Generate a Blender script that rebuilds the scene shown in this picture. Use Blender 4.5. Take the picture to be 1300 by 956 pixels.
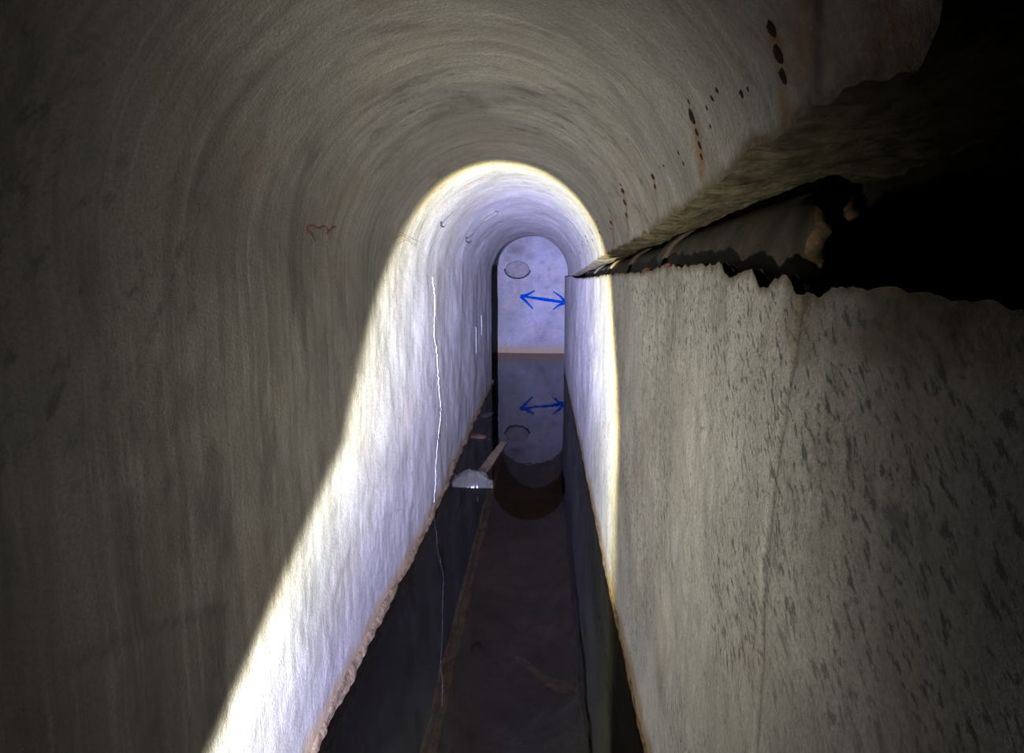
import bpy, math, random
import numpy as np
from mathutils import Vector, Matrix, noise

random.seed(7)
scene = bpy.context.scene
for o in list(bpy.data.objects):
    bpy.data.objects.remove(o, do_unlink=True)
C = scene.collection

# ------------------------------------------------------------------ camera
# tunnel runs along +Y; water surface is z = 0; picture frame 1300 x 956
EYE = 1.5
FPX = 650.0
cd = bpy.data.cameras.new('camera')
cam = bpy.data.objects.new('camera', cd)
C.objects.link(cam)
cd.sensor_fit = 'HORIZONTAL'
cd.sensor_width = 36.0
cd.lens = 36.0 * FPX / 1300.0
cd.shift_y = -45.0 / 1300.0
cd.clip_start = 0.02
PITCH = math.atan(83.0 / FPX)
YAW = math.atan(38.0 / FPX * math.cos(PITCH))
cam.location = (0, 0, EYE)
cam.rotation_euler = (math.pi / 2 - PITCH, 0, YAW)
scene.camera = cam

# ------------------------------------------------------------------ world, exposure
w = bpy.data.worlds.new('world')
scene.world = w
w.use_nodes = True
w.node_tree.nodes['Background'].inputs[0].default_value = (0.5, 0.5, 0.5, 1)
w.node_tree.nodes['Background'].inputs[1].default_value = 0.0005
vs = scene.view_settings
vs.view_transform = 'Standard'
vs.look = 'None'
vs.exposure = 0.0
vs.gamma = 1.0
vs.use_curve_mapping = False

# ------------------------------------------------------------------ the hand torch
# a focused LED torch held low on the photographer's left: hard-edged oval spot
# with a warm fringe, hot core, and a weak wide spill
TORCH = Vector((-0.30, -0.25, 1.15))
ld = bpy.data.lights.new('torch', 'POINT')
ld.energy = 1.0
ld.shadow_soft_size = 0.012
lo = bpy.data.objects.new('torch', ld)
C.objects.link(lo)
lo.location = TORCH
POWER = 3900.0
CORE = 4.0
SPILL = 0.143


def light_nodes(ld):
    ld.use_nodes = True
    nt = ld.node_tree
    N, L = nt.nodes, nt.links
    N.clear()
    out = N.new('ShaderNodeOutputLight')
    em = N.new('ShaderNodeEmission')
    L.new(em.outputs[0], out.inputs[0])
    geo = N.new('ShaderNodeNewGeometry')

    def m(op, a, b=None, c=None):
        n = N.new('ShaderNodeMath')
        n.operation = op
        for i, v in enumerate((a, b, c)):
            if v is None:
                continue
            if isinstance(v, (int, float)):
                n.inputs[i].default_value = v
            else:
                L.new(v, n.inputs[i])
        return n.outputs[0]
    sep = N.new('ShaderNodeSeparateXYZ')
    L.new(geo.outputs['Incoming'], sep.inputs[0])
    SGN = 1.0
    x = m('MULTIPLY', sep.outputs[0], SGN)
    y = m('MULTIPLY', sep.outputs[1], SGN)
    z = m('MULTIPLY', sep.outputs[2], SGN)
    ys = m('MAXIMUM', y, 0.02)
    u = m('DIVIDE', x, ys)
    v = m('DIVIDE', z, ys)

    def sq(a):
        return m('MULTIPLY', a, a)
    # egg-shaped beam: round above, widening below
    cen = m('ADD', 0.03, m('MULTIPLY', m('MINIMUM', m('ADD', v, 0.12), 0.0), 0.16))
    half = m('MAXIMUM', m('SUBTRACT', 0.215, m('MULTIPLY', v, 0.155)), 0.05)
    du = m('DIVIDE', m('SUBTRACT', u, cen), half)
    cap = m('POWER', m('DIVIDE', m('MAXIMUM', v, 0.0), 0.322), 3.5)
    toe = sq(m('DIVIDE', m('MAXIMUM', m('SUBTRACT', -0.55, v), 0.0), 0.45))
    rho = m('SQRT', m('ADD', sq(du), m('ADD', cap, toe)))

    def smooth(val, a, b, lo_, hi_):
        n = N.new('ShaderNodeMapRange')
        n.interpolation_type = 'SMOOTHSTEP'
        n.clamp = True
        L.new(val, n.inputs[0])
        for i, q in enumerate((a, b, lo_, hi_)):
            n.inputs[i + 1].default_value = q
        return n.outputs[0]
    disc = smooth(rho, 0.96, 1.03, 1.0, 0.0)
    # hot core round the beam's middle
    r2 = m('ADD', sq(m('DIVIDE', m('SUBTRACT', u, 0.05), 0.155)),
           sq(m('DIVIDE', m('SUBTRACT', v, 0.03), 0.22)))
    core = m('MULTIPLY', m('POWER', 2.718, m('MULTIPLY', r2, -1.0)), CORE)
    spot = m('MULTIPLY', m('MULTIPLY', disc, smooth(v, -0.5, -0.1, 0.72, 1.0)), m('ADD', 1.0, core))
    # weak spill round the spot, fading out sideways
    uu = m('SUBTRACT', u, 0.05)
    su = m('ADD', m('DIVIDE', m('MAXIMUM', uu, 0.0), 0.45), m('DIVIDE', m('MAXIMUM', m('MULTIPLY', uu, -1.0), 0.0), 0.27))
    sv = m('ADD', m('DIVIDE', m('MAXIMUM', v, 0.0), 0.56), m('DIVIDE', m('MAXIMUM', m('MULTIPLY', v, -1.0), 0.0), 1.0))
    sr = m('SQRT', m('ADD', sq(su), sq(sv)))
    spill = m('MULTIPLY', m('POWER', 2.718, m('MULTIPLY', m('POWER', sr, 2.4), -1.0)), SPILL)
    spill = m('MULTIPLY', spill, m('GREATER_THAN', y, 0.05))
    # colours
    ramp = N.new('ShaderNodeValToRGB')
    rho_c = m('SUBTRACT', rho, m('MULTIPLY', smooth(u, -0.20, -0.05, 1.0, 0.0), 0.055))
    L.new(rho_c, ramp.inputs[0])
    cr = ramp.color_ramp
    cr.elements[0].position = 0.0
    cr.elements[0].color = (0.40, 0.41, 1.0, 1)
    cr.elements[1].position = 1.0
    cr.elements[1].color = (1.0, 0.86, 0.34, 1)
    for p, c in ((0.55, (0.50, 0.51, 1.0, 1)), (0.80, (0.80, 0.83, 1.0, 1)), (0.93, (1.0, 0.99, 0.90, 1))):
        e = cr.elements.new(p)
        e.color = c
    a = N.new('ShaderNodeVectorMath')
    a.operation = 'SCALE'
    L.new(ramp.outputs[0], a.inputs[0])
    L.new(spot, a.inputs['Scale'])
    b = N.new('ShaderNodeVectorMath')
    b.operation = 'SCALE'
    b.inputs[0].default_value = (1.0, 0.955, 0.83)
    L.new(spill, b.inputs['Scale'])
    s = N.new('ShaderNodeVectorMath')
    s.operation = 'ADD'
    L.new(a.outputs[0], s.inputs[0])
    L.new(b.outputs[0], s.inputs[1])
    L.new(s.outputs[0], em.inputs[0])
    em.inputs[1].default_value = POWER


light_nodes(ld)

# ------------------------------------------------------------------ pixel helpers (photo pixel -> ray)
fw = np.array([-math.sin(YAW) * math.cos(PITCH), math.cos(YAW) * math.cos(PITCH), -math.sin(PITCH)])
rt = np.array([math.cos(YAW), math.sin(YAW), 0.0])
up = np.cross(rt, fw)
EYEP = np.array([0, 0, EYE])


def ray(px, py):
    d = fw * FPX + rt * (px - 650.0) - up * (py - 433.0)
    return d / np.linalg.norm(d)


def hit_plane(px, py, ax, val):
    d = ray(px, py)
    return EYEP + d * ((val - EYEP[ax]) / d[ax])


# ------------------------------------------------------------------ tunnel shape
SPRING = 1.5


def xl(y):
    return np.interp(y, [0, 1.7, 3, 4.5, 7.4], [-.712, -.712, -.678, -.690, -.700])


def xr(y):
    return np.interp(y, [0, 1.75, 2.4, 3.8, 5.3, 9], [.338, .338, .337, .350, .360, .362])


def rough(p, s=1.0):
    v = Vector(p)
    return (0.010 * noise.noise(v * 1.7) + 0.006 * noise.noise(v * 5.3 + Vector((3, 1, 7)))
            + 0.0022 * noise.noise(v * 21 + Vector((9, 4, 2)))) * s


def vault_pt(y, phi, off=0.0):
    l, r = float(xl(y)), float(xr(y))
    c, a = (l + r) / 2, (r - l) / 2
    b = a + 0.02
    d = rough((c + a * math.cos(phi), y, SPRING + b * math.sin(phi))) - off
    return Vector((c + (a + d) * math.cos(phi), y, SPRING + (b + d) * math.sin(phi)))


def hit_vault(px, py):
    d = ray(px, py)
    s = 0.2
    while s < 12:
        P = EYEP + d * s
        l, r = float(xl(P[1])), float(xr(P[1]))
        c, a = (l + r) / 2, (r - l) / 2
        if P[2] > SPRING:
            if math.hypot(P[0] - c, (P[2] - SPRING) * a / (a + .02)) > a:
                break
        elif P[0] < l or P[0] > r:
            break
        s += 0.004
    return P


# ------------------------------------------------------------------ mesh helpers
def link(o, parent=None):
    C.objects.link(o)
    if parent is not None:
        o.parent = parent
    return o


def mesh_obj(name, verts, faces, mat, parent=None, smooth=True, attrs=None):
    me = bpy.data.meshes.new(name)
    me.from_pydata([tuple(v) for v in verts], [], faces)
    me.update()
    if smooth:
        me.polygons.foreach_set('use_smooth', [True] * len(me.polygons))
    if attrs:
        for k, arr in attrs.items():
            a = me.attributes.new(k, 'FLOAT', 'POINT')
            a.data.foreach_set('value', np.asarray(arr, dtype=np.float32))
    me.materials.append(mat)
    return link(bpy.data.objects.new(name, me), parent)


def grid_faces(n, m, flip=False):
    f = []
    for i in range(n - 1):
        for j in range(m - 1):
            a, b, c, d = i * m + j, i * m + j + 1, (i + 1) * m + j + 1, (i + 1) * m + j
            f.append((a, d, c, b) if flip else (a, b, c, d))
    return f


def structure(o, label=None):
    o['kind'] = 'structure'
    if label:
        o['label'] = label
    return o


def tag(o, label, cat, group=None, kind=None):
    o['label'] = label
    o['category'] = cat
    if group:
        o['group'] = group
    if kind:
        o['kind'] = kind
    return o


def tube(name, pts, r, mat, parent=None, seg=8, radii=None, flat=1.0):
    V, F = [], []
    n = len(pts)
    pts = [Vector(p) for p in pts]
    for i, p in enumerate(pts):
        t = (pts[min(i + 1, n - 1)] - pts[max(i - 1, 0)]).normalized()
        a = t.cross(Vector((0, 0, 1)))
        if a.length < 0.1:
            a = t.cross(Vector((1, 0, 0)))
        a.normalize()
        b = a.cross(t)
        rr = radii[i] if radii else r
        for k in range(seg):
            q = 2 * math.pi * k / seg
            V.append(p + a * math.cos(q) * rr + b * math.sin(q) * rr * flat)
    for i in range(n - 1):
        for k in range(seg):
            k2 = (k + 1) % seg
            F.append((i * seg + k, i * seg + k2, (i + 1) * seg + k2, (i + 1) * seg + k))
    F.append(tuple(range(seg - 1, -1, -1)))
    F.append(tuple((n - 1) * seg + k for k in range(seg)))
    return mesh_obj(name, V, F, mat, parent)


# ------------------------------------------------------------------ materials
class NT:
    def __init__(self, name):
        self.mat = bpy.data.materials.new(name)
        self.mat.use_nodes = True
        self.nt = self.mat.node_tree
        self.N, self.L = self.nt.nodes, self.nt.links
        self.bsdf = self.N['Principled BSDF']
        self.pos = self.N.new('ShaderNodeTexCoord').outputs['Object']

    def set(self, sock, v):
        if isinstance(v, (int, float)):
            sock.default_value = v
        elif isinstance(v, tuple):
            sock.default_value = v if len(v) != 3 or sock.type != 'RGBA' else (*v, 1)
        else:
            self.L.new(v, sock)

    def math(self, op, a, b=0.0, clamp=False):
        n = self.N.new('ShaderNodeMath')
        n.operation = op
        n.use_clamp = clamp
        self.set(n.inputs[0], a)
        self.set(n.inputs[1], b)
        return n.outputs[0]

    def scale(self, s, rot=(0, 0, 0), loc=(0, 0, 0), src=None):
        n = self.N.new('ShaderNodeMapping')
        self.L.new(src or self.pos, n.inputs[0])
        n.inputs['Scale'].default_value = s
        n.inputs['Rotation'].default_value = rot
        n.inputs['Location'].default_value = loc
        return n.outputs[0]

    def noise(self, vec, scale=1.0, detail=4.0, rough=0.55, dist=0.0):
        n = self.N.new('ShaderNodeTexNoise')
        self.L.new(vec, n.inputs['Vector'])
        n.inputs['Scale'].default_value = scale
        n.inputs['Detail'].default_value = detail
        n.inputs['Roughness'].default_value = rough
        n.inputs['Distortion'].default_value = dist
        return n.outputs['Fac']

    def ramp(self, v, a, b, lo_=0.0, hi_=1.0):
        n = self.N.new('ShaderNodeMapRange')
        n.interpolation_type = 'SMOOTHSTEP'
        self.set(n.inputs[0], v)
        for i, q in enumerate((a, b, lo_, hi_)):
            n.inputs[i + 1].default_value = q
        return n.outputs[0]

    def mix(self, fac, a, b, mode='MIX'):
        n = self.N.new('ShaderNodeMix')
        n.data_type = 'RGBA'
        n.blend_type = mode
        self.set(n.inputs[0], fac)
        self.set(n.inputs[6], a)
        self.set(n.inputs[7], b)
        return n.outputs[2]

    def attr(self, name):
        n = self.N.new('ShaderNodeAttribute')
        n.attribute_name = name
        return n.outputs['Fac']

    def bump(self, h, strength, dist, prev=None):
        n = self.N.new('ShaderNodeBump')
        n.inputs['Strength'].default_value = strength
        n.inputs['Distance'].default_value = dist
        self.L.new(h, n.inputs['Height'])
        if prev is not None:
            self.L.new(prev, n.inputs['Normal'])
        return n.outputs[0]

    def done(self, col, roughness=0.85, spec=0.25, normal=None):
        self.set(self.bsdf.inputs['Base Color'], col)
        self.set(self.bsdf.inputs['Roughness'], roughness)
        self.bsdf.inputs['Specular IOR Level'].default_value = spec
        if normal is not None:
            self.L.new(normal, self.bsdf.inputs['Normal'])
        return self.mat


def plaster(name, fleck=0.0, smudge=0.5, base=(0.43, 0.412, 0.376), streak=0.75, grain=1.0, tide=(0.035, 0.12)):
    t = NT(name)
    big = t.noise(t.scale((1, 1, 1)), 1.6, 5, 0.6)
    col = t.mix(t.ramp(big, 0.38, 0.66), base, (base[0] * 0.68, base[1] * 0.68, base[2] * 0.66))
    tint = t.noise(t.scale((1, 1, 1), loc=(5, 2, 1)), 2.3, 4, 0.6)
    col = t.mix(t.ramp(tint, 0.48, 0.72, 0, 0.55), col, (0.37, 0.29, 0.225))
    grn = t.noise(t.scale((1, 1, 1), loc=(1, 8, 3)), 3.1, 4, 0.6)
    col = t.mix(t.ramp(grn, 0.5, 0.75, 0, 0.45), col, (0.24, 0.27, 0.24))
    # brush and run marks across the tunnel
    s1 = t.noise(t.scale((1.6, 26, 1.6)), 1.0, 5, 0.6, 0.15)
    col = t.mix(t.ramp(s1, 0.42, 0.68, 0, 0.50 * streak), col, (0.20, 0.195, 0.165))
    s2 = t.noise(t.scale((2.2, 60, 2.2), loc=(3, 0, 1)), 1.0, 4, 0.55, 0.1)
    col = t.mix(t.ramp(s2, 0.50, 0.72, 0, 0.40 * streak), col, (0.60, 0.59, 0.565))
    # dark blotches gathered in patches
    slant = t.scale((1, 1, 1), rot=(0.6, 0, 0))
    sm = t.noise(t.scale((3.2, 5.5, 1.6), loc=(1, 3, 7)), 1.0, 6, 0.68, 0.4)
    col = t.mix(t.ramp(sm, 0.50, 0.70, 0, smudge), col, (0.12, 0.118, 0.105))
    zone = t.ramp(t.noise(t.scale((1, 1, 1), loc=(2, 6, 4)), 1.3, 3, 0.5), 0.46, 0.62)
    bl = t.noise(t.scale((15, 26, 11), src=slant), 1.0, 6, 0.7)
    col = t.mix(t.math('MULTIPLY', t.ramp(bl, 0.53, 0.66), t.math('MULTIPLY', zone, 0.62)), col, (0.085, 0.09, 0.082))
    if fleck:
        fz = t.ramp(t.noise(t.scale((1, 1, 1), loc=(7, 1, 9)), 2.4, 3, 0.5), 0.36, 0.54)
        fl = t.noise(t.scale((50, 95, 42), src=slant), 1.0, 4, 0.65)
        col = t.mix(t.math('MULTIPLY', t.ramp(fl, 0.52, 0.64), t.math('MULTIPLY', fz, fleck)), col, (0.095, 0.10, 0.097))
        sp = t.noise(t.scale((1, 1, 1), loc=(4, 4, 4)), 34, 3, 0.5)
        col = t.mix(t.ramp(sp, 0.66, 0.74, 0, 0.6), col, (0.09, 0.10, 0.10))
    fine = t.noise(t.scale((1, 1, 1)), 160, 3, 0.6)
    col = t.mix(t.ramp(fine, 0.35, 0.7, 0, 0.38), col, (0.17, 0.162, 0.14))
    # painted-on stains with a shape of their own
    br = t.noise(t.scale((1, 1, 1), loc=(3, 3, 3)), 30, 4, 0.6)
    rust = t.math('MULTIPLY', t.attr('rust'), t.ramp(br, 0.25, 0.62, 0.25, 1.0), True)
    col = t.mix(rust, col, (0.25, 0.12, 0.035))
    dark = t.math('MULTIPLY', t.attr('dark'), t.ramp(br, 0.2, 0.6, 0.45, 1.0), True)
    col = t.mix(dark, col, (0.055, 0.055, 0.05))
    # broken, earth-covered edges
    br2 = t.noise(t.scale((1, 1, 1)), 45, 4, 0.65)
    raw = t.attr('raw')
    rawc = t.mix(t.ramp(br2, 0.35, 0.7), (0.21, 0.17, 0.10), (0.085, 0.062, 0.035))
    col = t.mix(raw, col, rawc)
    # tide mark just above the water
    sep = t.N.new('ShaderNodeSeparateXYZ')
    t.L.new(t.pos, sep.inputs[0])
    wob = t.math('MULTIPLY', t.math('SUBTRACT', t.noise(t.scale((4, 9, 4)), 1.0, 4, 0.6), 0.5), 0.16)
    zz = t.math('ADD', sep.outputs[2], wob)
    col = t.mix(t.ramp(zz, tide[0], tide[1], 0.80, 0.0), col, (0.27, 0.185, 0.075))
    col = t.mix(t.ramp(sep.outputs[2], -0.01, 0.022, 0.9, 0.0), col, (0.06, 0.04, 0.018))
    col = t.mix(1.0, col, (0.57, 0.57, 0.57), 'MULTIPLY')
    n1 = t.bump(t.noise(t.scale((1, 1, 1)), 34, 5, 0.6), 0.35 * grain, 0.006)
    n2 = t.bump(t.noise(t.scale((1, 1, 1)), 110, 4, 0.75), 0.85 * grain, 0.004, n1)
    n3 = t.bump(s2, 0.14, 0.003, n2)
    return t.done(col, 0.78, 0.3, n3)


M = {}
M['plaster_left'] = plaster('plaster_left', 0.0, 0.6, streak=1.0, grain=1.3)
M['plaster_vault'] = M['plaster_left']
M['plaster_right'] = plaster('plaster_right', 0.95, 0.35, base=(0.60, 0.58, 0.535), streak=0.45)
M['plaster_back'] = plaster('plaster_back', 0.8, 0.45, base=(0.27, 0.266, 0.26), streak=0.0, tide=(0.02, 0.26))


def simple(name, col, col2=None, scale=20, rough_=0.8, spec=0.3, bump_=0.0, bs=60, bd=0.004):
    t = NT(name)
    col = tuple(0.54 * q for q in col)
    col2 = tuple(0.54 * q for q in col2) if col2 else None
    c = col
    if col2:
        c = t.mix(t.ramp(t.noise(t.scale((1, 1, 1)), scale, 5, 0.65), 0.35, 0.68), col, col2)
    n = t.bump(t.noise(t.scale((1, 1, 1)), bs, 4, 0.6), bump_, bd) if bump_ else None
    return t.done(c, rough_, spec, n)


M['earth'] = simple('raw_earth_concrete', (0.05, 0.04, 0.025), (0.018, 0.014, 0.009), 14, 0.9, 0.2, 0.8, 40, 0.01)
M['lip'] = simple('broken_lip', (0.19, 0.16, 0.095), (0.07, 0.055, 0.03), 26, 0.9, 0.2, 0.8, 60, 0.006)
M['clay'] = simple('brown_clay', (0.085, 0.065, 0.04), (0.03, 0.022, 0.013), 12, 0.8, 0.3, 0.5, 40, 0.004)
M['clay_rim'] = simple('broken_clay', (0.22, 0.15, 0.085), (0.07, 0.045, 0.025), 30, 0.9, 0.2, 0.6, 60, 0.004)
M['brick'] = simple('red_brick_bits', (0.36, 0.15, 0.09), (0.16, 0.07, 0.04), 40, 0.9, 0.2, 0.6, 80, 0.003)
M['crust'] = simple('mineral_crust', (0.20, 0.14, 0.068), (0.06, 0.038, 0.017), 38, 0.85, 0.3, 0.9, 90, 0.006)
M['calcite'] = simple('white_calcite', (0.66, 0.66, 0.66), (0.42, 0.41, 0.39), 60, 0.6, 0.4, 0.4, 120, 0.002)
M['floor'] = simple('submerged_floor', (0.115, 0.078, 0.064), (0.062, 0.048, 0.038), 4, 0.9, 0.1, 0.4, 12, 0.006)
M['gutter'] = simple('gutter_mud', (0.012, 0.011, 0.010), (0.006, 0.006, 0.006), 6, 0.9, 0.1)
M['kerb'] = simple('kerb_edge', (0.26, 0.19, 0.09), (0.10, 0.07, 0.036), 16, 0.9, 0.1, 0.5, 60, 0.004)
M['silt'] = simple('silt', (0.26, 0.19, 0.11), (0.12, 0.085, 0.05), 30, 0.9, 0.1, 0.4, 60, 0.004)
M['stone'] = simple('brown_stone', (0.10, 0.055, 0.03), (0.045, 0.028, 0.02), 18, 0.95, 0.05, 0.5, 50, 0.004)
M['stone_grey'] = simple('grey_stone', (0.045, 0.043, 0.04), (0.02, 0.02, 0.018), 18, 0.95, 0.05, 0.5, 50, 0.004)
M['wood'] = simple('wet_wood', (0.12, 0.085, 0.035), (0.06, 0.042, 0.018), 9, 0.6, 0.4, 0.4, 50, 0.003)
M['blue'] = simple('blue_paint', (0.0, 0.05, 0.28), (0.0, 0.036, 0.20), 18, 1.0, 0.0)
M['red'] = simple('red_chalk', (0.27, 0.095, 0.09), (0.30, 0.22, 0.19), 45, 0.9, 0.1)
M['black'] = simple('black_marker', (0.035, 0.035, 0.03), (0.10, 0.10, 0.08), 60, 0.8, 0.2)
M['olive'] = simple('faded_marker', (0.13, 0.12, 0.06), (0.20, 0.19, 0.13), 60, 0.8, 0.2)
M['rust'] = simple('rust', (0.045, 0.022, 0.012), (0.015, 0.009, 0.006), 60, 0.9, 0.2, 0.8, 150, 0.003)
M['patch'] = simple('mortar_patch', (0.20, 0.188, 0.165), (0.14, 0.132, 0.118), 12, 0.9, 0.2, 0.5, 50, 0.006)
M['void'] = simple('dark_gap', (0.012, 0.011, 0.01), None)


def water_mat():
    t = NT('water')
    N, L = t.N, t.L
    N.remove(t.bsdf)
    out = N['Material Output']
    tr = N.new('ShaderNodeBsdfTransparent')
    tr.inputs[0].default_value = (0.80, 0.72, 0.62, 1)
    gl = N.new('ShaderNodeBsdfGlossy')
    gl.inputs['Roughness'].default_value = 0.012
    fr = N.new('ShaderNodeFresnel')
    fr.inputs['IOR'].default_value = 1.33
    b = t.bump(t.noise(t.scale((3, 3, 3)), 2.0, 2, 0.5), 0.05, 0.01)
    L.new(b, gl.inputs['Normal'])
    mx = N.new('ShaderNodeMixShader')
    L.new(fr.outputs[0], mx.inputs[0])
    L.new(tr.outputs[0], mx.inputs[1])
    L.new(gl.outputs[0], mx.inputs[2])
    L.new(mx.outputs[0], out.inputs[0])
    return t.mat


M['water'] = water_mat()


def plastic_mat():
    t = NT('clear_plastic')
    b = t.bsdf
    b.inputs['Base Color'].default_value = (0.062, 0.062, 0.048, 1)
    b.inputs['Roughness'].default_value = 0.12
    b.inputs['Alpha'].default_value = 0.42
    b.inputs['Specular IOR Level'].default_value = 0.6
    return t.mat


M['plastic'] = plastic_mat()

# ------------------------------------------------------------------ depth samples, finer close by
ys = [-2.6, -2.0, -1.4, -0.9, -0.5, -0.2, 0.0, 0.1]
y = 0.16
while y < 1.15:
    ys.append(y)
    y += 0.006
while y < 7.05:
    ys.append(y)
    y += 0.006 + (y - 1.15) * 0.0065
END = 7.10
ys.append(END)
ys = [q for q in ys]
NY = len(ys)

# height of the broken upper lip and of the broken lower edge of the recess, by depth
LIPY = [-3, .30, .40, .44, .47, .56, .62, .69, .82, .89, 1.02, 1.19, 1.53, 1.95, 2.88, 4.1, 5.2, 6.2, 8]
LIPZ = [1.93, 1.90, 1.78, 1.70, 1.675, 1.682, 1.688, 1.680, 1.684, 1.674, 1.662, 1.652, 1.636, 1.621, 1.608, 1.57, 1.53, 1.50, 1.49]
BOTY = [-3, .40, .45, .50, .56, .615, .665, .706, .735, .768, .79, .82, .85, .885, .92, .956, 1.0, 1.07, 1.18, 1.49, 1.77, 2.3, 3.1, 4.3, 5.4, 6.2, 8]
BOTZ = [1.47, 1.478, 1.482, 1.484, 1.490, 1.484, 1.473, 1.474, 1.50, 1.500, 1.484, 1.486, 1.509, 1.506, 1.498, 1.492, 1.520, 1.522, 1.523, 1.526, 1.511, 1.510, 1.497, 1.481, 1.475, 1.49, 1.49]


def jag(y_, s, amp):
    return amp * (noise.noise(Vector((y_ * s, s, 0.3))) + 0.5 * noise.noise(Vector((y_ * s * 2.7, 1.2, s))))


def lip_z(y_):
    a = 0.010 if y_ < 6 else 0.0
    return float(np.interp(y_, LIPY, LIPZ)) + jag(y_, 17, a)


def bot_z(y_):
    a = 0.009 if y_ < 6 else 0.0
    return float(np.interp(y_, BOTY, BOTZ)) + jag(y_, 26, a)


# ------------------------------------------------------------------ ceiling: the barrel vault
NP = 110
rust_marks = [(981, 36, 9.5), (990, 68, 10.5), (996, 96, 9), (876, 151, 9), (882, 170, 5), (886, 186, 5), (888, 200, 4),
              (871, 132, 3), (907, 117, 4), (900, 127, 4), (940, 120, 5), (947, 115, 3), (898, 163, 3), (893, 140, 3),
              (827, 225, 4), (830, 238, 3), (860, 195, 3), (866, 208, 3), (840, 212, 2),
              (790, 233, 2), (793, 241, 4), (795, 256, 4), (797, 272, 3),
              (776, 266, 2), (777, 282, 3), (777, 290, 2), (757.7, 281.5, 2), (760, 288, 2), (761.5, 295.4, 3),
              (749.5, 291.5, 2), (752, 296, 2), (753, 304.6, 2), (744, 300, 2), (745.4, 306, 2), (746, 312, 2),
              (738, 307, 2), (739, 312, 2), (733.5, 313, 2), (735, 321.5, 2), (730, 325, 1.6), (726, 320, 1.6)]
streaks = [((998, 100), (1000, 150), .016, 1.0), ((984, 40), (997, 95), .014, .8), ((889, 200), (890, 225), .014, .8),
           ((1030, 0), (1040, 60), .03, .55), ((1015, 30), (1020, 80), .03, .5), ((1060, 40), (1075, 85), .02, .35),
           ((1130, 45), (1165, 75), .05, .9), ((1150, 70), (1120, 90), .04, .8), ((880, 165), (886, 200), .02, .6),
           ((794, 240), (798, 300), .012, .7), ((776, 265), (780, 315), .012, .7), ((828, 225), (832, 250), .012, .5)]
darks = [((1040, 0), (1043, 60), .008, .7), ((1043, 60), (1041, 130), .010, .7)]


def stain_field(P, segs):
    out = np.zeros(len(P))
    for a, b, wd, k in segs:
        A, B = np.array(hit_vault(*a)), np.array(hit_vault(*b))
        d = B - A
        tt = np.clip(((P - A) @ d) / (d @ d), 0, 1)
        dist = np.linalg.norm(P - (A + tt[:, None] * d), axis=1)
        out = np.maximum(out, min(1.0, 1.4 * k) * np.exp(-(dist / wd) ** 2))
    return out


V = []
raw = []
for yy in ys:
    l, r = float(xl(yy)), float(xr(yy))
    b = (r - l) / 2 + 0.02
    ph1 = math.asin(min(0.98, max(0.0, (lip_z(yy) - SPRING) / b)))
    for j in range(NP):
        s = j / (NP - 1)
        phi = math.pi + (ph1 - math.pi) * (1 - (1 - s) ** 1.15)
        V.append(vault_pt(yy, phi))
        zz = V[-1].z - lip_z(yy)
        edge = (0.018 + 0.012 * noise.noise(Vector((yy * 9, 4.1, V[-1].z * 20)))) if yy < 1.6 else 0.006
        raw.append(max(0.0, min(1.0, 1.3 - zz / max(edge, .003))) if (s > 0.5 and yy < 5.5) else 0.0)
for k in range(1, 9):
    a = k / 8 * math.pi / 2
    for j in range(NP):
        q = V[(NY - 1) * NP + j]
        out = Vector((q.x + .165, 0, q.z - SPRING)).normalized()
        V.append(q + out * .10 * (1 - math.cos(a)) + Vector((0, .10 * math.sin(a), 0)))
        raw.append(0.0)
P = np.array([tuple(v) for v in V])
MOUTH = [V[(NY + 7) * NP + j] for j in range(NP)]
ceiling = mesh_obj('ceiling', V, grid_faces(NY + 8, NP, True), M['plaster_vault'],
                   attrs={'rust': stain_field(P, streaks), 'dark': stain_field(P, darks), 'raw': raw})
structure(ceiling, 'pale whitewashed barrel vault with curved brush marks')

# underside of the broken lip, back of the recess and its sill
V, NB = [], 26
for yy in ys:
    deep = float(np.interp(yy, [-3, .55, .70, .80, 1.0, 6.0, 6.6], [1.05, 1.0, 0.86, 0.70, 0.66, 0.60, 0.42]))
    l, r = float(xl(yy)), float(xr(yy))
    rise = float(np.interp(yy, [-3, .45, .70], [.3, .3, 0]))
    lz = lip_z(yy)
    b = (r - l) / 2 + 0.02
    ph1 = math.asin(min(0.98, max(0.0, (lz - SPRING) / b)))
    p0 = vault_pt(yy, ph1)
    bz = bot_z(yy)
    pts = []
    for j in range(12):
        s = j / 11
        x_ = p0.x + (deep - p0.x) * s
        z_ = p0.z + (0.03 + rise) * s - 0.008 * math.sin(s * 9)
        pts.append([x_, z_])
    for j in range(1, 9):
        s = j / 8
        pts.append([deep, p0.z + 0.03 + rise + (1.40 - p0.z - 0.03 - rise) * s])
    for j in range(1, 7):
        s = j / 6
        pts.append([deep + (r + 0.015 - deep) * s, 1.40 + (bz - 1.40) * s ** 2])
    for k, (x_, z_) in enumerate(pts):
        q = Vector((x_, yy, z_))
        if 0 < k < len(pts) - 1:
            n1 = noise.noise(q * 14) * 0.012 + noise.noise(q * 45) * 0.006
            q.z += n1
            q.x += noise.noise(q * 12 + Vector((5, 5, 5))) * 0.014
        V.append(q)
rf = grid_faces(NY, NB, True)
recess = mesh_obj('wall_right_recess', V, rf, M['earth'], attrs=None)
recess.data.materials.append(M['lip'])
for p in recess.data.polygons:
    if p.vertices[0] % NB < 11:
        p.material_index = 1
structure(recess, 'dark broken recess hacked along the top of the right wall')

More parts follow.
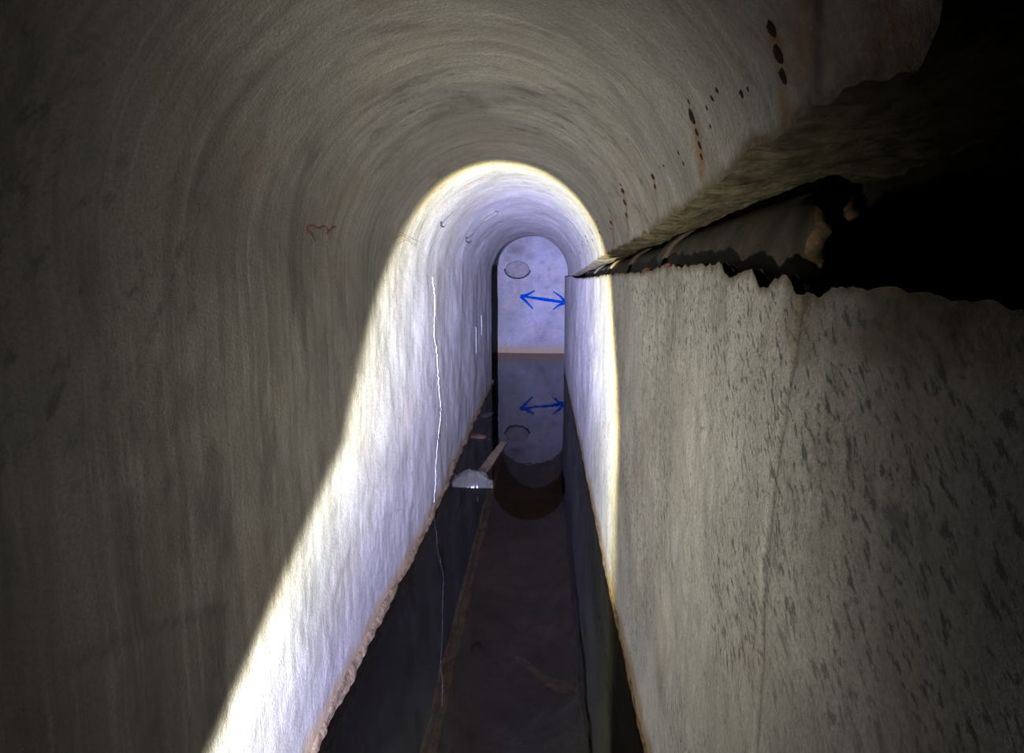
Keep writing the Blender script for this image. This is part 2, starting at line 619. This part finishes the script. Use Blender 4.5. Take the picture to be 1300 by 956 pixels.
# ------------------------------------------------------------------ left wall, turning the corner into the side passage
NZ = 90
zs = [-0.45, -0.25, -0.1, -0.04] + [(-0.02 + (SPRING + 0.02) * k / (NZ - 5)) for k in range(NZ - 4)]
V, dk = [], []
for yy in ys:
    l = float(xl(yy))
    for z_ in zs:
        V.append(Vector((l - rough((l, yy, z_)), yy, z_)))
rows = NY
l = float(xl(END))
rc = 0.10
for k in range(1, 9):
    a = k / 8 * math.pi / 2
    for z_ in zs:
        V.append(Vector((l - rc + rc * math.cos(a), END + rc * math.sin(a), z_)))
    rows += 1
for x_ in (-1.5, -2.5, -4.0):
    for z_ in zs:
        V.append(Vector((x_, END + rc, z_)))
    rows += 1
P = np.array([tuple(v) for v in V])


def line_field(P, pxs, plane, wd, k):
    out = np.zeros(len(P))
    Q = [hit_plane(a, b, 0, plane) for a, b in pxs]
    for A, B in zip(Q[:-1], Q[1:]):
        d = B - A
        tt = np.clip(((P - A) @ d) / (d @ d), 0, 1)
        dist = np.linalg.norm((P - (A + tt[:, None] * d))[:, 1:], axis=1)
        out = np.maximum(out, k * np.exp(-(dist / wd) ** 2))
    return out


XW = -0.71
dk = line_field(P, [(205, 460), (207, 540), (217, 620)], XW, .012, .35)
dk = np.maximum(dk, line_field(P, [(173, 515), (178, 560)], XW, .012, .4))
dk = np.maximum(dk, line_field(P, [(90, 838), (180, 805), (290, 770)], XW, .010, .35))
dk = np.maximum(dk, line_field(P, [(165, 640), (172, 720), (180, 800)], XW, .02, .35))
dk = np.maximum(dk, line_field(P, [(275, 650), (285, 700)], XW, .03, .3))
rs = line_field(P, [(455, 250), (462, 285)], XW, .012, .35)
rs = np.maximum(rs, line_field(P, [(235, 370), (245, 395)], XW, .02, .3))
wall_left = mesh_obj('wall_left', V, grid_faces(rows, len(zs), True), M['plaster_left'],
                     attrs={'dark': dk, 'rust': rs, 'raw': np.zeros(len(P))})
structure(wall_left, 'tall stained plaster wall on the left, lit by the torch')

# ------------------------------------------------------------------ right wall
V, sv, raw = [], [], []
REND = END
seam = [hit_plane(a, b, 0, .338) for a, b in ((1016, 372), (1010, 430), (998, 520), (985, 600), (975, 700), (965, 866), (962, 950))]
sz = [q[2] for q in seam][::-1]
sy = [q[1] for q in seam][::-1]
ysr = ys + [7.5, 7.9, 8.1]
for yy in ysr:
    r = float(xr(yy))
    top = bot_z(yy)
    for z_ in zs:
        zz = z_ if z_ < 1.2 else 1.2 + (z_ - 1.2) / 0.30 * (top - 1.2)
        g = math.exp(-((yy - float(np.interp(zz, sz, sy))) / 0.007) ** 2) if 0.3 < yy < 1.2 else 0.0
        fade = 1.0 if zz > 0.9 else 0.6
        V.append(Vector((r + rough((r, yy, zz)) + 0.006 * g * fade, yy, zz)))
        sv.append(0.65 * g * fade)
        if yy < 6:
            raw.append(max(0.0, min(1.0, 1.0 - (top - zz) / (0.008 + 0.012 * abs(noise.noise(Vector((yy * 12, 0, 7))))))))
            if yy < .80:
                nn_ = noise.noise(Vector((0, yy * 9, zz * 9))) + .5 * noise.noise(Vector((0, yy * 31, zz * 31)))
                band = (1 - (top - zz) / .085) * min(1, (.80 - yy) / .12)
                raw[-1] = max(raw[-1], min(1.0, max(0.0, band + .8 * nn_ * (1 if band > 0 else 0))))
        else:
            raw.append(0.0)
rows = len(ysr)
r = float(xr(8.1))
for k in range(1, 9):
    a = k / 8 * math.pi / 2
    for z_ in zs:
        V.append(Vector((r + rc - rc * math.cos(a), 8.1 + rc * math.sin(a), z_)))
        sv.append(0)
        raw.append(0)
    rows += 1
for x_ in (1.5, 2.5, 4.0):
    for z_ in zs:
        V.append(Vector((x_, 8.1 + rc, z_)))
        sv.append(0)
        raw.append(0)
    rows += 1
wall_right = mesh_obj('wall_right', V, grid_faces(rows, len(zs)), M['plaster_right'],
                      attrs={'dark': sv, 'rust': np.zeros(len(V)), 'raw': raw})
structure(wall_right, 'mottled grey plaster wall on the right below the recess')

# ------------------------------------------------------------------ junction: end wall, vault over the crossing
BACK = 9.85
V = []
nx, nz = 150, 90
for i in range(nx):
    x_ = -4 + 8 * i / (nx - 1)
    if True:
        s = i / (nx - 1)
        x_ = -4 + 3 * s / .15 if s < .15 else (-1 + 2 * (s - .15) / .7 if s < .85 else 1 + 3 * (s - .85) / .15)
    for j in range(nz):
        z_ = -0.45 + 3.0 * j / (nz - 1)
        V.append(Vector((x_, BACK + 2.2 * rough((x_, BACK, z_)), z_)))
P = np.array([tuple(v) for v in V])
dk = np.zeros(len(P))
for (a, b, sx, sz_, k) in ((655, 318, .20, .12, .75), (672, 325, .12, .10, .6), (645, 328, .08, .06, .5), (688, 333, .05, .03, .6), (697, 342, .03, .03, .6), (706, 356, .05, .05, .35), (648, 362, .09, .10, .35), (664, 398, .10, .06, .3), (694, 366, .03, .02, .5), (701, 398, .06, .04, .35), (650, 420, .12, .05, .3), (690, 425, .05, .10, .3), (710, 415, .05, .06, .35), (684, 352, .015, .06, .4)):
    q = hit_plane(a, b, 1, BACK)
    dk = np.maximum(dk, k * np.exp(-((P[:, 0] - q[0]) / sx) ** 2 - ((P[:, 2] - q[2]) / sz_) ** 2))
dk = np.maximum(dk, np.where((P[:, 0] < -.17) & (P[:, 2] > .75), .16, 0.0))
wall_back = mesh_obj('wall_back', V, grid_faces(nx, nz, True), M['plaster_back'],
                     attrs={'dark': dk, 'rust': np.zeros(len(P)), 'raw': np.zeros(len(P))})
structure(wall_back, 'rough pale end wall closing the tunnel at the crossing')

V = []
n = 48
for yy in (END, 8.5, BACK + 0.05):
    V.append(Vector((-4, yy, 1.70)))
    for j in range(n):
        a = math.pi * (1 - j / (n - 1))
        V.append(Vector((-.17 + .66 * math.cos(a), yy, 1.70 + .54 * math.sin(a))))
    V.append(Vector((4, yy, 1.70)))
junction = mesh_obj('ceiling_junction', V, grid_faces(3, n + 2), M['plaster_vault'])
structure(junction, 'vault over the crossing passage')
# lintel ring between tunnel vault and crossing vault
V, F = [], []
YM = END + .10
for q in MOUTH:
    a = math.atan2(q.z - SPRING, q.x + .165)
    V.append(q)
    V.append(Vector((-.17 + .67 * math.cos(a), YM, 1.70 + .55 * math.sin(a))))
for j in range(NP - 1):
    F.append((2 * j, 2 * j + 1, 2 * j + 3, 2 * j + 2))
b0 = len(V)
V += [Vector((-4, YM, 1.49)), Vector((-4, YM, 1.72)), Vector((-.83, YM, 1.72)), Vector((-.79, YM, 1.49)),
      Vector((4, YM, 1.49)), Vector((4, YM, 1.72)), Vector((.50, YM, 1.72)), Vector((.47, YM, 1.49))]
F += [(b0, b0 + 1, b0 + 2, b0 + 3), (b0 + 4, b0 + 7, b0 + 6, b0 + 5)]
lintel = mesh_obj('wall_crossing', V, F, M['plaster_vault'], smooth=False)
structure(lintel, 'plaster face above the tunnel mouth at the crossing')

# the tunnel behind the photographer is closed far back
V = [Vector((-1.2, -2.6, -.45)), Vector((1.2, -2.6, -.45)), Vector((1.2, -2.6, 2.3)), Vector((-1.2, -2.6, 2.3))]
structure(mesh_obj('wall_front', V, [(0, 1, 2, 3)], M['plaster_right'], smooth=False), 'plaster wall behind the camera')

# ------------------------------------------------------------------ floor under the water: slab with a gutter on both sides
V = []
xs_ = [-4, -1.5, -.9, -.45, -.405, -.400]
prof = [(-4.0, -.42), (-1.0, -.42), (-.43, -.42), (-.412, -.40), (-.408, -.125), (-.402, -.112), (-.30, -.112), (-.15, -.112),
        (0.0, -.112), (.10, -.112), (.160, -.112), (.168, -.12), (.172, -.40), (.19, -.42), (.6, -.42), (4.0, -.42)]
ysf = [-2.6, 0, .8, 1.2] + [1.4 + 0.06 * k for k in range(60)] + [5.5, 6.2, 7.0, 8.0, 9.0, 10.0]
for yy in ysf:
    for k, (x_, z_) in enumerate(prof):
        q = Vector((x_, yy, z_))
        q.z += 0.006 * noise.noise(q * 3.0) if 5 <= k <= 10 else 0
        if 3 <= k <= 5 or 10 <= k <= 12:
            q.x += 0.006 * noise.noise(Vector((yy * 4, 1, 2))) + 0.004 * noise.noise(Vector((yy * 15, 3, 2)))
        V.append(q)
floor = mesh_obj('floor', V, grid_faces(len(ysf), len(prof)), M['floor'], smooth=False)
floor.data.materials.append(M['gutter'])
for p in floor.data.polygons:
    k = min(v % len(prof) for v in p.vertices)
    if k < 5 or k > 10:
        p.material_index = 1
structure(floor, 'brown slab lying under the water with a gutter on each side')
# raised rim of the slab along the wide gutter
V = []
ysk = [0.4 + 0.05 * k for k in range(86)]
for yy in ysk:
    o_ = 0.006 * noise.noise(Vector((yy * 4, 1, 2))) + 0.004 * noise.noise(Vector((yy * 15, 3, 2)))
    for (x_, z_) in ((-.408, -.16), (-.406, -.106), (-.398, -.100), (-.388, -.106), (-.384, -.113), (-.362, -.108), (-.352, -.104), (-.345, -.114)):
        V.append(Vector((x_ + o_, yy, z_ + 0.003 * noise.noise(Vector((yy * 12, x_ * 40, 0))))))
mesh_obj('kerb', V, grid_faces(len(ysk), 8), M['kerb'], floor)['label'] = 'pale rim along the edge of the submerged slab'

# silt ridge on the slab
A, B = hit_plane(640, 833, 2, -.11), hit_plane(735, 880, 2, -.11)
V = []
for i in range(22):
    s = i / 21
    c = Vector(A).lerp(Vector(B), s)
    c.y += 0.02 * math.sin(s * 7)
    wd = 0.010 + 0.035 * s + 0.012 * noise.noise(Vector((s * 6, 0, 4)))
    for k in range(7):
        t_ = (k / 6 - .5) * 2
        V.append(c + Vector((0.3 * wd * t_, wd * t_, 0.012 * (1 - t_ * t_) - 0.004)))
mesh_obj('silt_ridge', V, grid_faces(22, 7, True), M['silt'], floor)['label'] = 'pale streak of silt on the submerged slab'

# mineral crust along the left waterline, thin tide ledge on the right
def crust(name, side, label, th, hz):
    V = []
    ysc = [q for q in ys if q >= 0.16][::2] + [END]
    for yy in ysc:
        x0 = float(xl(yy)) if side < 0 else float(xr(yy))
        a = th * (0.65 + 0.9 * noise.noise(Vector((yy * 5, side, 0))) + 0.5 * noise.noise(Vector((yy * 22, side, 3))))
        h = hz * (0.75 + 0.8 * noise.noise(Vector((yy * 4, side, 8))) + 0.45 * noise.noise(Vector((yy * 17, side, 5))))
        a, h = max(a, 0.003), max(h, 0.008)
        for k, (u_, v_) in enumerate(((-.01, h * 1.25), (a * .25, h), (a * .6, h * .75), (a * .8, h * .4), (a, h * .1), (a * 1.02, -.02), (a * .8, -.10), (-.01, -.16))):
            q = Vector((x0 - side * u_ if k else x0 + side * .012, yy, v_))
            if 0 < k < 7:
                q += Vector((noise.noise(q * 60), 0, noise.noise(q * 55 + Vector((1, 2, 3))))) * 0.004
            V.append(q)
    o = mesh_obj(name, V, grid_faces(len(ysc), 8, side > 0), M['crust'])
    return structure(o, label)


crust('trim_1', -1, 'rough brown mineral crust along the left waterline', 0.022, 0.038)
crust('trim_2', 1, 'thin ochre tide ledge along the right waterline', 0.008, 0.022)

# ------------------------------------------------------------------ marks on the walls
def ribbon(name, pts, width, mat, parent, normal, lift=0.003, widths=None):
    V = []
    pts = [Vector(p) for p in pts]
    n_ = len(pts)
    for i, p in enumerate(pts):
        t_ = (pts[min(i + 1, n_ - 1)] - pts[max(i - 1, 0)]).normalized()
        nn = normal(p) if callable(normal) else Vector(normal)
        s_ = nn.cross(t_).normalized()
        wd = (widths[i] if widths else width) / 2
        V += [p - s_ * wd - nn * .002, p - s_ * wd * .7 + nn * lift, p + s_ * wd * .7 + nn * lift, p + s_ * wd - nn * .002]
    F = grid_faces(n_, 4)
    F += [(0, 3, 2, 1), tuple(4 * (n_ - 1) + k for k in range(4))]
    return mesh_obj(name, V, F, mat, parent, smooth=False)


def resample(pts, n_):
    pts = np.array(pts, float)
    d = np.r_[0, np.cumsum(np.linalg.norm(np.diff(pts, axis=0), axis=1))]
    t_ = np.linspace(0, d[-1], n_)
    return [tuple(np.interp(t_, d, pts[:, k]) for k in range(pts.shape[1]))][0], t_


def path(pxs, n_):
    (a, b), _ = resample(pxs, n_)
    return list(zip(a, b))


# blue double arrow on the end wall: one joined mesh
V, F = [], []
for st, wd in (([(662, 376), (690, 380), (718, 384)], (2.2, 4.2, 3.2)), ([(661, 376.5), (670, 374), (679, 369)], (4.6, 3.0, 1.6)),
               ([(661, 376), (669, 384), (676.5, 392)], (4.6, 2.6, 1.6)), ([(719, 384.5), (711, 376), (702, 370)], (4.2, 2.4, 1.4)),
               ([(719, 384), (710, 387), (702, 393)], (4.2, 2.6, 1.4))):
    (a, b), tt = resample(st, 14)
    pts = []
    for q in zip(a, b):
        h = hit_plane(*q, 1, BACK)
        h[1] = BACK + 2.2 * rough((h[0], BACK, h[2]))
        pts.append(Vector(h))
    ws = np.interp(tt, np.linspace(0, tt[-1], 3), wd)
    b0 = len(V)
    for i, p in enumerate(pts):
        t_ = (pts[min(i + 1, 13)] - pts[max(i - 1, 0)]).normalized()
        s_ = Vector((0, -1, 0)).cross(t_).normalized() * float(ws[i]) / 66 / 2
        for e in (-1, 1):
            q = p + s_ * e
            V.append(Vector((q.x, BACK + 2.2 * rough((q.x, BACK, q.z)) - 0.006, q.z)))
    F += [(b0 + 2 * i, b0 + 2 * i + 1, b0 + 2 * i + 3, b0 + 2 * i + 2) for i in range(13)]
arrow = mesh_obj('painted_arrow', V, F, M['blue'], wall_back, smooth=False)
arrow['label'] = 'blue painted double-headed arrow'

# mortar patch with a dark gap under its lower rim
q = hit_plane(657, 342, 1, BACK)
V, F = [Vector((q[0], BACK - .035, q[2]))], []
for ring, (rr, dy) in enumerate(((.55, -.034), (.92, -.030), (1.0, -.01), (1.02, .03))):
    for k in range(28):
        a = 2 * math.pi * k / 28
        wob = 1 + .06 * noise.noise(Vector((math.cos(a) * 1.5, math.sin(a) * 1.5, 3)))
        V.append(Vector((q[0] + .23 * rr * wob * math.cos(a), BACK + dy, q[2] + .16 * rr * wob * math.sin(a))))
F += [(0, 1 + k, 1 + (k + 1) % 28) for k in range(28)]
for ring in range(3):
    for k in range(28):
        a, b = 1 + ring * 28 + k, 1 + ring * 28 + (k + 1) % 28
        F.append((a, a + 28, b + 28, b))
pt = mesh_obj('mortar_patch', V, F, M['patch'], wall_back)
pt['label'] = 'grey oval mortar patch with a dark lower edge'
pts = []
for k in range(20):
    a = math.pi * (0.97 + 1.0 * k / 19)
    pts.append((q[0] + .245 * math.cos(a), BACK - .012, q[2] + .172 * math.sin(a)))
tube('rim_gap', pts, .014, M['void'], pt, 6)

# calcite crack down the left wall
crack_px = path([(549, 352), (551, 385), (549.5, 425), (553, 445), (556, 490), (559, 520), (556, 550), (553, 590), (551, 640)], 80)
pts, ws = [], []
for i, (a, b) in enumerate(crack_px):
    h = hit_plane(a + 1.3 * noise.noise(Vector((i * .9, 0, 0))), b, 0, -.680)
    h[0] = float(xl(h[1])) - rough((float(xl(h[1])), h[1], h[2]))
    if h[2] > 0.02:
        pts.append(h)
        ws.append(max(.0012, 0.005 + 0.008 * noise.noise(Vector((i * .75, 2, 0)))))
ribbon('crack', pts, .012, M['calcite'], wall_left, (1, 0, 0), .003, ws)['label'] = 'white mineral crack running down the wall'
for k, (pxs, wd) in enumerate((([(604, 415), (604.5, 430), (605, 448)], .005), ([(611, 400), (611.5, 425)], .004))):
    pts = []
    for a, b in path(pxs, 12):
        h = hit_plane(a, b, 0, -.69)
        h[0] = float(xl(h[1])) - rough((float(xl(h[1])), h[1], h[2]))
        pts.append(h)
    ribbon('crack', pts, wd, M['calcite'], wall_left, (1, 0, 0), .002)


def on_vault(px, py):
    h = hit_vault(px, py)
    yy = float(h[1])
    c = (float(xl(yy)) + float(xr(yy))) / 2
    a = (float(xr(yy)) - float(xl(yy))) / 2
    if h[2] < SPRING:
        x0 = float(xl(yy)) if h[0] < c else float(xr(yy))
        s_ = -1 if h[0] < c else 1
        return Vector((x0 + s_ * rough((x0, yy, h[2])), yy, h[2]))
    return vault_pt(yy, math.atan2((h[2] - SPRING) / (a + .02), (h[0] - c) / a))


def vault_normal(p):
    if p.z < SPRING:
        return Vector((1 if p.x < -.18 else -1, 0, 0))
    return Vector((-.18 - p.x, 0, SPRING - p.z)).normalized()


# black hooked arrows and an olive scribble on the lit part of the vault
for nm, pxs, wd, mt, lab in (
        ('drawn_hook', [(575, 268), (568, 276), (561, 284), (559, 281), (560, 287), (564, 289), (567, 285)], .010, 'black', 'black hooked arrow drawn on the vault'),
        ('drawn_hook', [(607, 290), (600, 297), (593, 303), (592, 300), (591, 306), (595, 308), (598, 306)], .012, 'black', 'thin black hooked arrow drawn beside the scribble'),
        ('drawn_hook', [(616, 312), (613, 318), (612, 321)], .014, 'black', 'short black tick drawn on the vault'),
        ('drawn_scribble', [(607, 289), (613, 279), (621, 271), (628, 268), (633, 269), (626, 273), (617, 279), (611, 286)], .010, 'olive', 'olive loop scribbled on the vault')):
    pts = [on_vault(*q) for q in path(pxs, 30)]
    ribbon(nm, pts, wd, M[mt], ceiling, vault_normal, .003)['label'] = lab
# red chalk sign on the left wall
for k, pxs in enumerate(([(388, 290), (395, 286), (404, 290), (412, 287), (416, 293)], [(388, 290), (394, 297), (398, 306)],
                         [(392, 285), (388, 290), (391, 296)], [(414, 297), (420, 290), (427, 288)], [(421, 284), (419, 293)])):
    pts = [on_vault(*q) for q in path(pxs, 16)]
    ribbon('chalk_stroke', pts, .008, M['red'], wall_left if k else wall_left, vault_normal, .0022)['label'] = 'faded red chalk mark'
# scratched lines at the springing of the vault
for pxs in ([(497, 303), (510, 298), (522, 306)], [(503, 310), (515, 304), (528, 312)], [(508, 295), (520, 301), (534, 308)]):
    pts = [on_vault(*q) for q in path(pxs, 10)]
    ribbon('scratch', pts, .003, M['olive'], ceiling, vault_normal, .001)

# rust spots where reinforcement shows through
blobs = []
for v_ in range(4):
    Vb, Fb = [Vector((0, 0, .35))], []
    for k in range(9):
        a = 2 * math.pi * k / 9
        rr = 1 + .45 * noise.noise(Vector((math.cos(a) * 2, math.sin(a) * 2, v_ * 5.1)))
        Vb.append(Vector((rr * math.cos(a), 1.35 * rr * math.sin(a), .18)))
    for k in range(9):
        Vb.append(Vector((Vb[1 + k].x * 1.25, Vb[1 + k].y * 1.25, -.25)))
    Fb += [(0, 1 + k, 1 + (k + 1) % 9) for k in range(9)]
    Fb += [(1 + k, 10 + k, 10 + (k + 1) % 9, 1 + (k + 1) % 9) for k in range(9)]
    me = bpy.data.meshes.new('rust_spot')
    me.from_pydata([tuple(q) for q in Vb], [], Fb)
    me.materials.append(M['rust'])
    blobs.append(me)
for i, (a, b, s) in enumerate(rust_marks):
    p = on_vault(a, b)
    nn = vault_normal(p)
    tx = Vector((0, 1, 0))
    ty = nn.cross(tx).normalized()
    dist = (Vector(EYEP) - p).length
    r_ = s * 0.62 * dist / FPX
    o = bpy.data.objects.new('rust_spot', blobs[i % 4])
    link(o, ceiling)
    k = min(r_, .006)
    # the vault turns away from the eye, so spots are stretched along the tunnel
    sx = r_ * (1.0 if a > 850 else 2.0)
    m_ = Matrix((tx * sx, ty * r_ * 1.15, nn * k)).transposed().to_4x4()
    m_.translation = p
    o.matrix_world = m_

# ------------------------------------------------------------------ clay pipe inside the recess, its near end broken off
pipe = bpy.data.objects.new('clay_pipe', None)
link(pipe)
tag(pipe, 'broken brown clay pipe lying in the recess of the right wall', 'pipe')
PX, PZ = .515, 1.535


def pipe_ax(y_):
    k = float(np.interp(y_, [0, 2, 4, 6.4], [0, 0, -.008, -.01]))
    return PX + k, PZ + float(np.interp(y_, [0, 1.2, 2.2, 3, 6.4], [0.0, 0, -.03, -.045, -.10]))


def pipe_section(name, y0, y1, r0, r1, broken, mat):
    V, F = [], []
    seg, n_ = 40, 14
    for layer, dr in ((0, 0.0), (1, -0.026)):
        for i in range(n_):
            s = i / (n_ - 1)
            for k in range(seg):
                a = 2 * math.pi * k / seg
                yy = y0 + (y1 - y0) * s
                if broken:
                    yy += (1 - s) * (0.09 * noise.noise(Vector((math.cos(a) * 1.3, math.sin(a) * 1.3, 2))) + 0.05 * noise.noise(Vector((math.cos(a) * 7, math.sin(a) * 7, 5))) + .07 * max(0, math.sin(a)) + .10 * (1 + math.cos(a)))
                cx, cz = pipe_ax(yy)
                rr = r0 + (r1 - r0) * s + dr + .002 * noise.noise(Vector((math.cos(a) * 3, yy * 6, math.sin(a) * 3)))
                V.append(Vector((cx + rr * math.cos(a), yy, cz + rr * math.sin(a))))
    for layer in (0, 1):
        for i in range(n_ - 1):
            for k in range(seg):
                k2 = (k + 1) % seg
                b0 = layer * n_ * seg
                f = (b0 + i * seg + k, b0 + (i + 1) * seg + k, b0 + (i + 1) * seg + k2, b0 + i * seg + k2)
                F.append(f if layer == 0 else f[::-1])
    for e in (0, (n_ - 1) * seg):
        for k in range(seg):
            k2 = (k + 1) % seg
            F.append((e + k, e + k2, n_ * seg + e + k2, n_ * seg + e + k))
    o = mesh_obj(name, V, F, mat, pipe)
    o.data.materials.append(M['clay_rim'])
    if broken:
        for p in o.data.polygons[-2 * seg:-seg]:
            p.material_index = 1
    return o


pipe_section('pipe_section', .80, 1.75, .118, .118, True, M['clay'])['label'] = 'broken pipe length with a jagged rim'
cuts = [1.75, 2.45, 3.2, 4.1, 5.1]
for i in range(len(cuts) - 1):
    rr = .112 - .006 * i
    pipe_section('pipe_section', cuts[i], cuts[i + 1], rr, rr, False, M['clay'])
    pipe_section('collar', cuts[i] - .05, cuts[i] + .05, rr + .018, rr + .014, False, M['clay'])

# broken chunks of brick and concrete on the sill of the recess
def lump(name, loc, s, mat, seed, parent=None):
    import bmesh
    bm = bmesh.new()
    bmesh.ops.create_icosphere(bm, subdivisions=2, radius=1.0)
    for v in bm.verts:
        d = 1 + .38 * noise.noise(v.co * 1.3 + Vector((seed, 0, 0))) + .16 * noise.noise(v.co * 3.7 + Vector((0, seed, 0)))
        v.co = v.co * d
    me = bpy.data.meshes.new(name)
    bm.to_mesh(me)
    bm.free()
    me.materials.append(mat)
    o = link(bpy.data.objects.new(name, me), parent)
    o.location = loc
    o.scale = s
    o.rotation_euler = (seed, seed * 1.7, seed * .6)
    return o


for i, (a, b, sz_, lab) in enumerate(((822, 345, .022, 'larger red brick fragment on the broken edge of the right wall'),
                                      (847, 338, .013, 'smaller red brick fragment on the broken edge, nearer the broken pipe'))):
    p = hit_plane(a, b, 0, .348)
    o = lump('brick_fragment', p, (sz_ * .6, sz_ * 2.2, sz_ * .7), M['brick'], i + 1.3)
    o.rotation_euler = (0, 0, 0)
    tag(o, lab, 'brick fragment', 'brick fragments on the broken edge')

# ------------------------------------------------------------------ water
V, F = [], []
yw = [-2.6, 0.0, 1.0, 1.75, 2.4, 3.0, 3.8, 4.5, 5.3, 6.2, END]
for b in yw:
    l, r = float(xl(b)) - .012, float(xr(b)) + .012
    V += [Vector((l + (r - l) * k / 5, b, 0)) for k in range(6)]
F = grid_faces(len(yw), 6)
n0 = (len(yw) - 1) * 6
b0 = len(V)
V += [Vector((-3.9, YM + .01, 0)), Vector((-.80, YM + .01, 0)), Vector((.39, 8.1, 0)), Vector((.48, 8.21, 0)), Vector((3.9, 8.21, 0)),
      Vector((3.9, BACK, 0)), Vector((-3.9, BACK, 0))]
F.append((n0, n0 + 1, n0 + 2, n0 + 3, n0 + 4, n0 + 5, b0 + 2, b0 + 3, b0 + 4, b0 + 5, b0 + 6, b0, b0 + 1))
water = mesh_obj('water', V, F, M['water'], smooth=False)
tag(water, 'still dark clear water flooding the tunnel floor', 'water', kind='stuff')

# ------------------------------------------------------------------ rubbish in the left gutter
A, B = hit_plane(611, 602, 2, .0), hit_plane(639, 563, 2, .0)
A, B = Vector(A), Vector(B)
ax = (B - A).normalized()
sd = ax.cross(Vector((0, 0, 1))).normalized()
V = []
for i in range(12):
    s = i / 11
    c = A.lerp(B, s)
    wd = .040 - .012 * s
    for (u_, v_) in ((-1, -.5), (-1, .4), (-.8, .55), (.8, .55), (1, .4), (1, -.5)):
        q = c + sd * wd * u_ + Vector((0, 0, .03 * v_))
        q += Vector((noise.noise(q * 15), 0, noise.noise(q * 18))) * .005
        V.append(q)
F = []
for i in range(11):
    for k in range(6):
        k2 = (k + 1) % 6
        F.append((i * 6 + k, i * 6 + k2, (i + 1) * 6 + k2, (i + 1) * 6 + k))
F += [tuple(range(5, -1, -1)), tuple(66 + k for k in range(6))]
o = mesh_obj('wooden_board', V, F, M['wood'], smooth=False)
tag(o, 'short olive brown board lying in the water behind the plastic sheet', 'board')

# crumpled clear plastic sheet
V = []
nu, nv = 30, 22
c0 = Vector(hit_plane(602, 618, 2, 0.0))
for i in range(nu):
    u_ = i / (nu - 1)
    for j in range(nv):
        v_ = j / (nv - 1)
        x_ = (-.16 + .29 * u_)
        y_ = (-.02 + .26 * v_ * (1 - .55 * u_ ** 2))
        h = .10 * math.sin(math.pi * min(1, v_ * 1.15)) ** .7 * math.sin(math.pi * min(1, .12 + .8 * u_)) if v_ < .87 else 0
        q = Vector((x_, y_, h))
        q.z += .040 * abs(noise.noise(Vector((x_ * 20, y_ * 14, 1)))) * (.3 + u_) + .012 * noise.noise(Vector((x_ * 55, y_ * 50, 4))) - .012
        q.x += .012 * noise.noise(Vector((x_ * 20, y_ * 20, 7)))
        V.append(c0 + q)
o = mesh_obj('plastic_sheet', V, grid_faces(nu, nv, True), M['plastic'])
tag(o, 'crumpled clear plastic sheet floating in the left gutter', 'plastic sheet')

for px, py, s, mt, lab, sd_ in ((609, 556, (.075, .10, .03), 'stone', 'reddish brown stone in the water behind the plastic sheet', 1.1),
                                (618, 528, (.07, .12, .03), 'stone_grey', 'dark grey stone farthest along the left waterline', 2.7)):
    p = Vector(hit_plane(px, py, 2, -.012))
    o = lump('stone', p, s, M[mt], sd_)
    o.rotation_euler = (0, 0, sd_)
    tag(o, lab, 'stone')
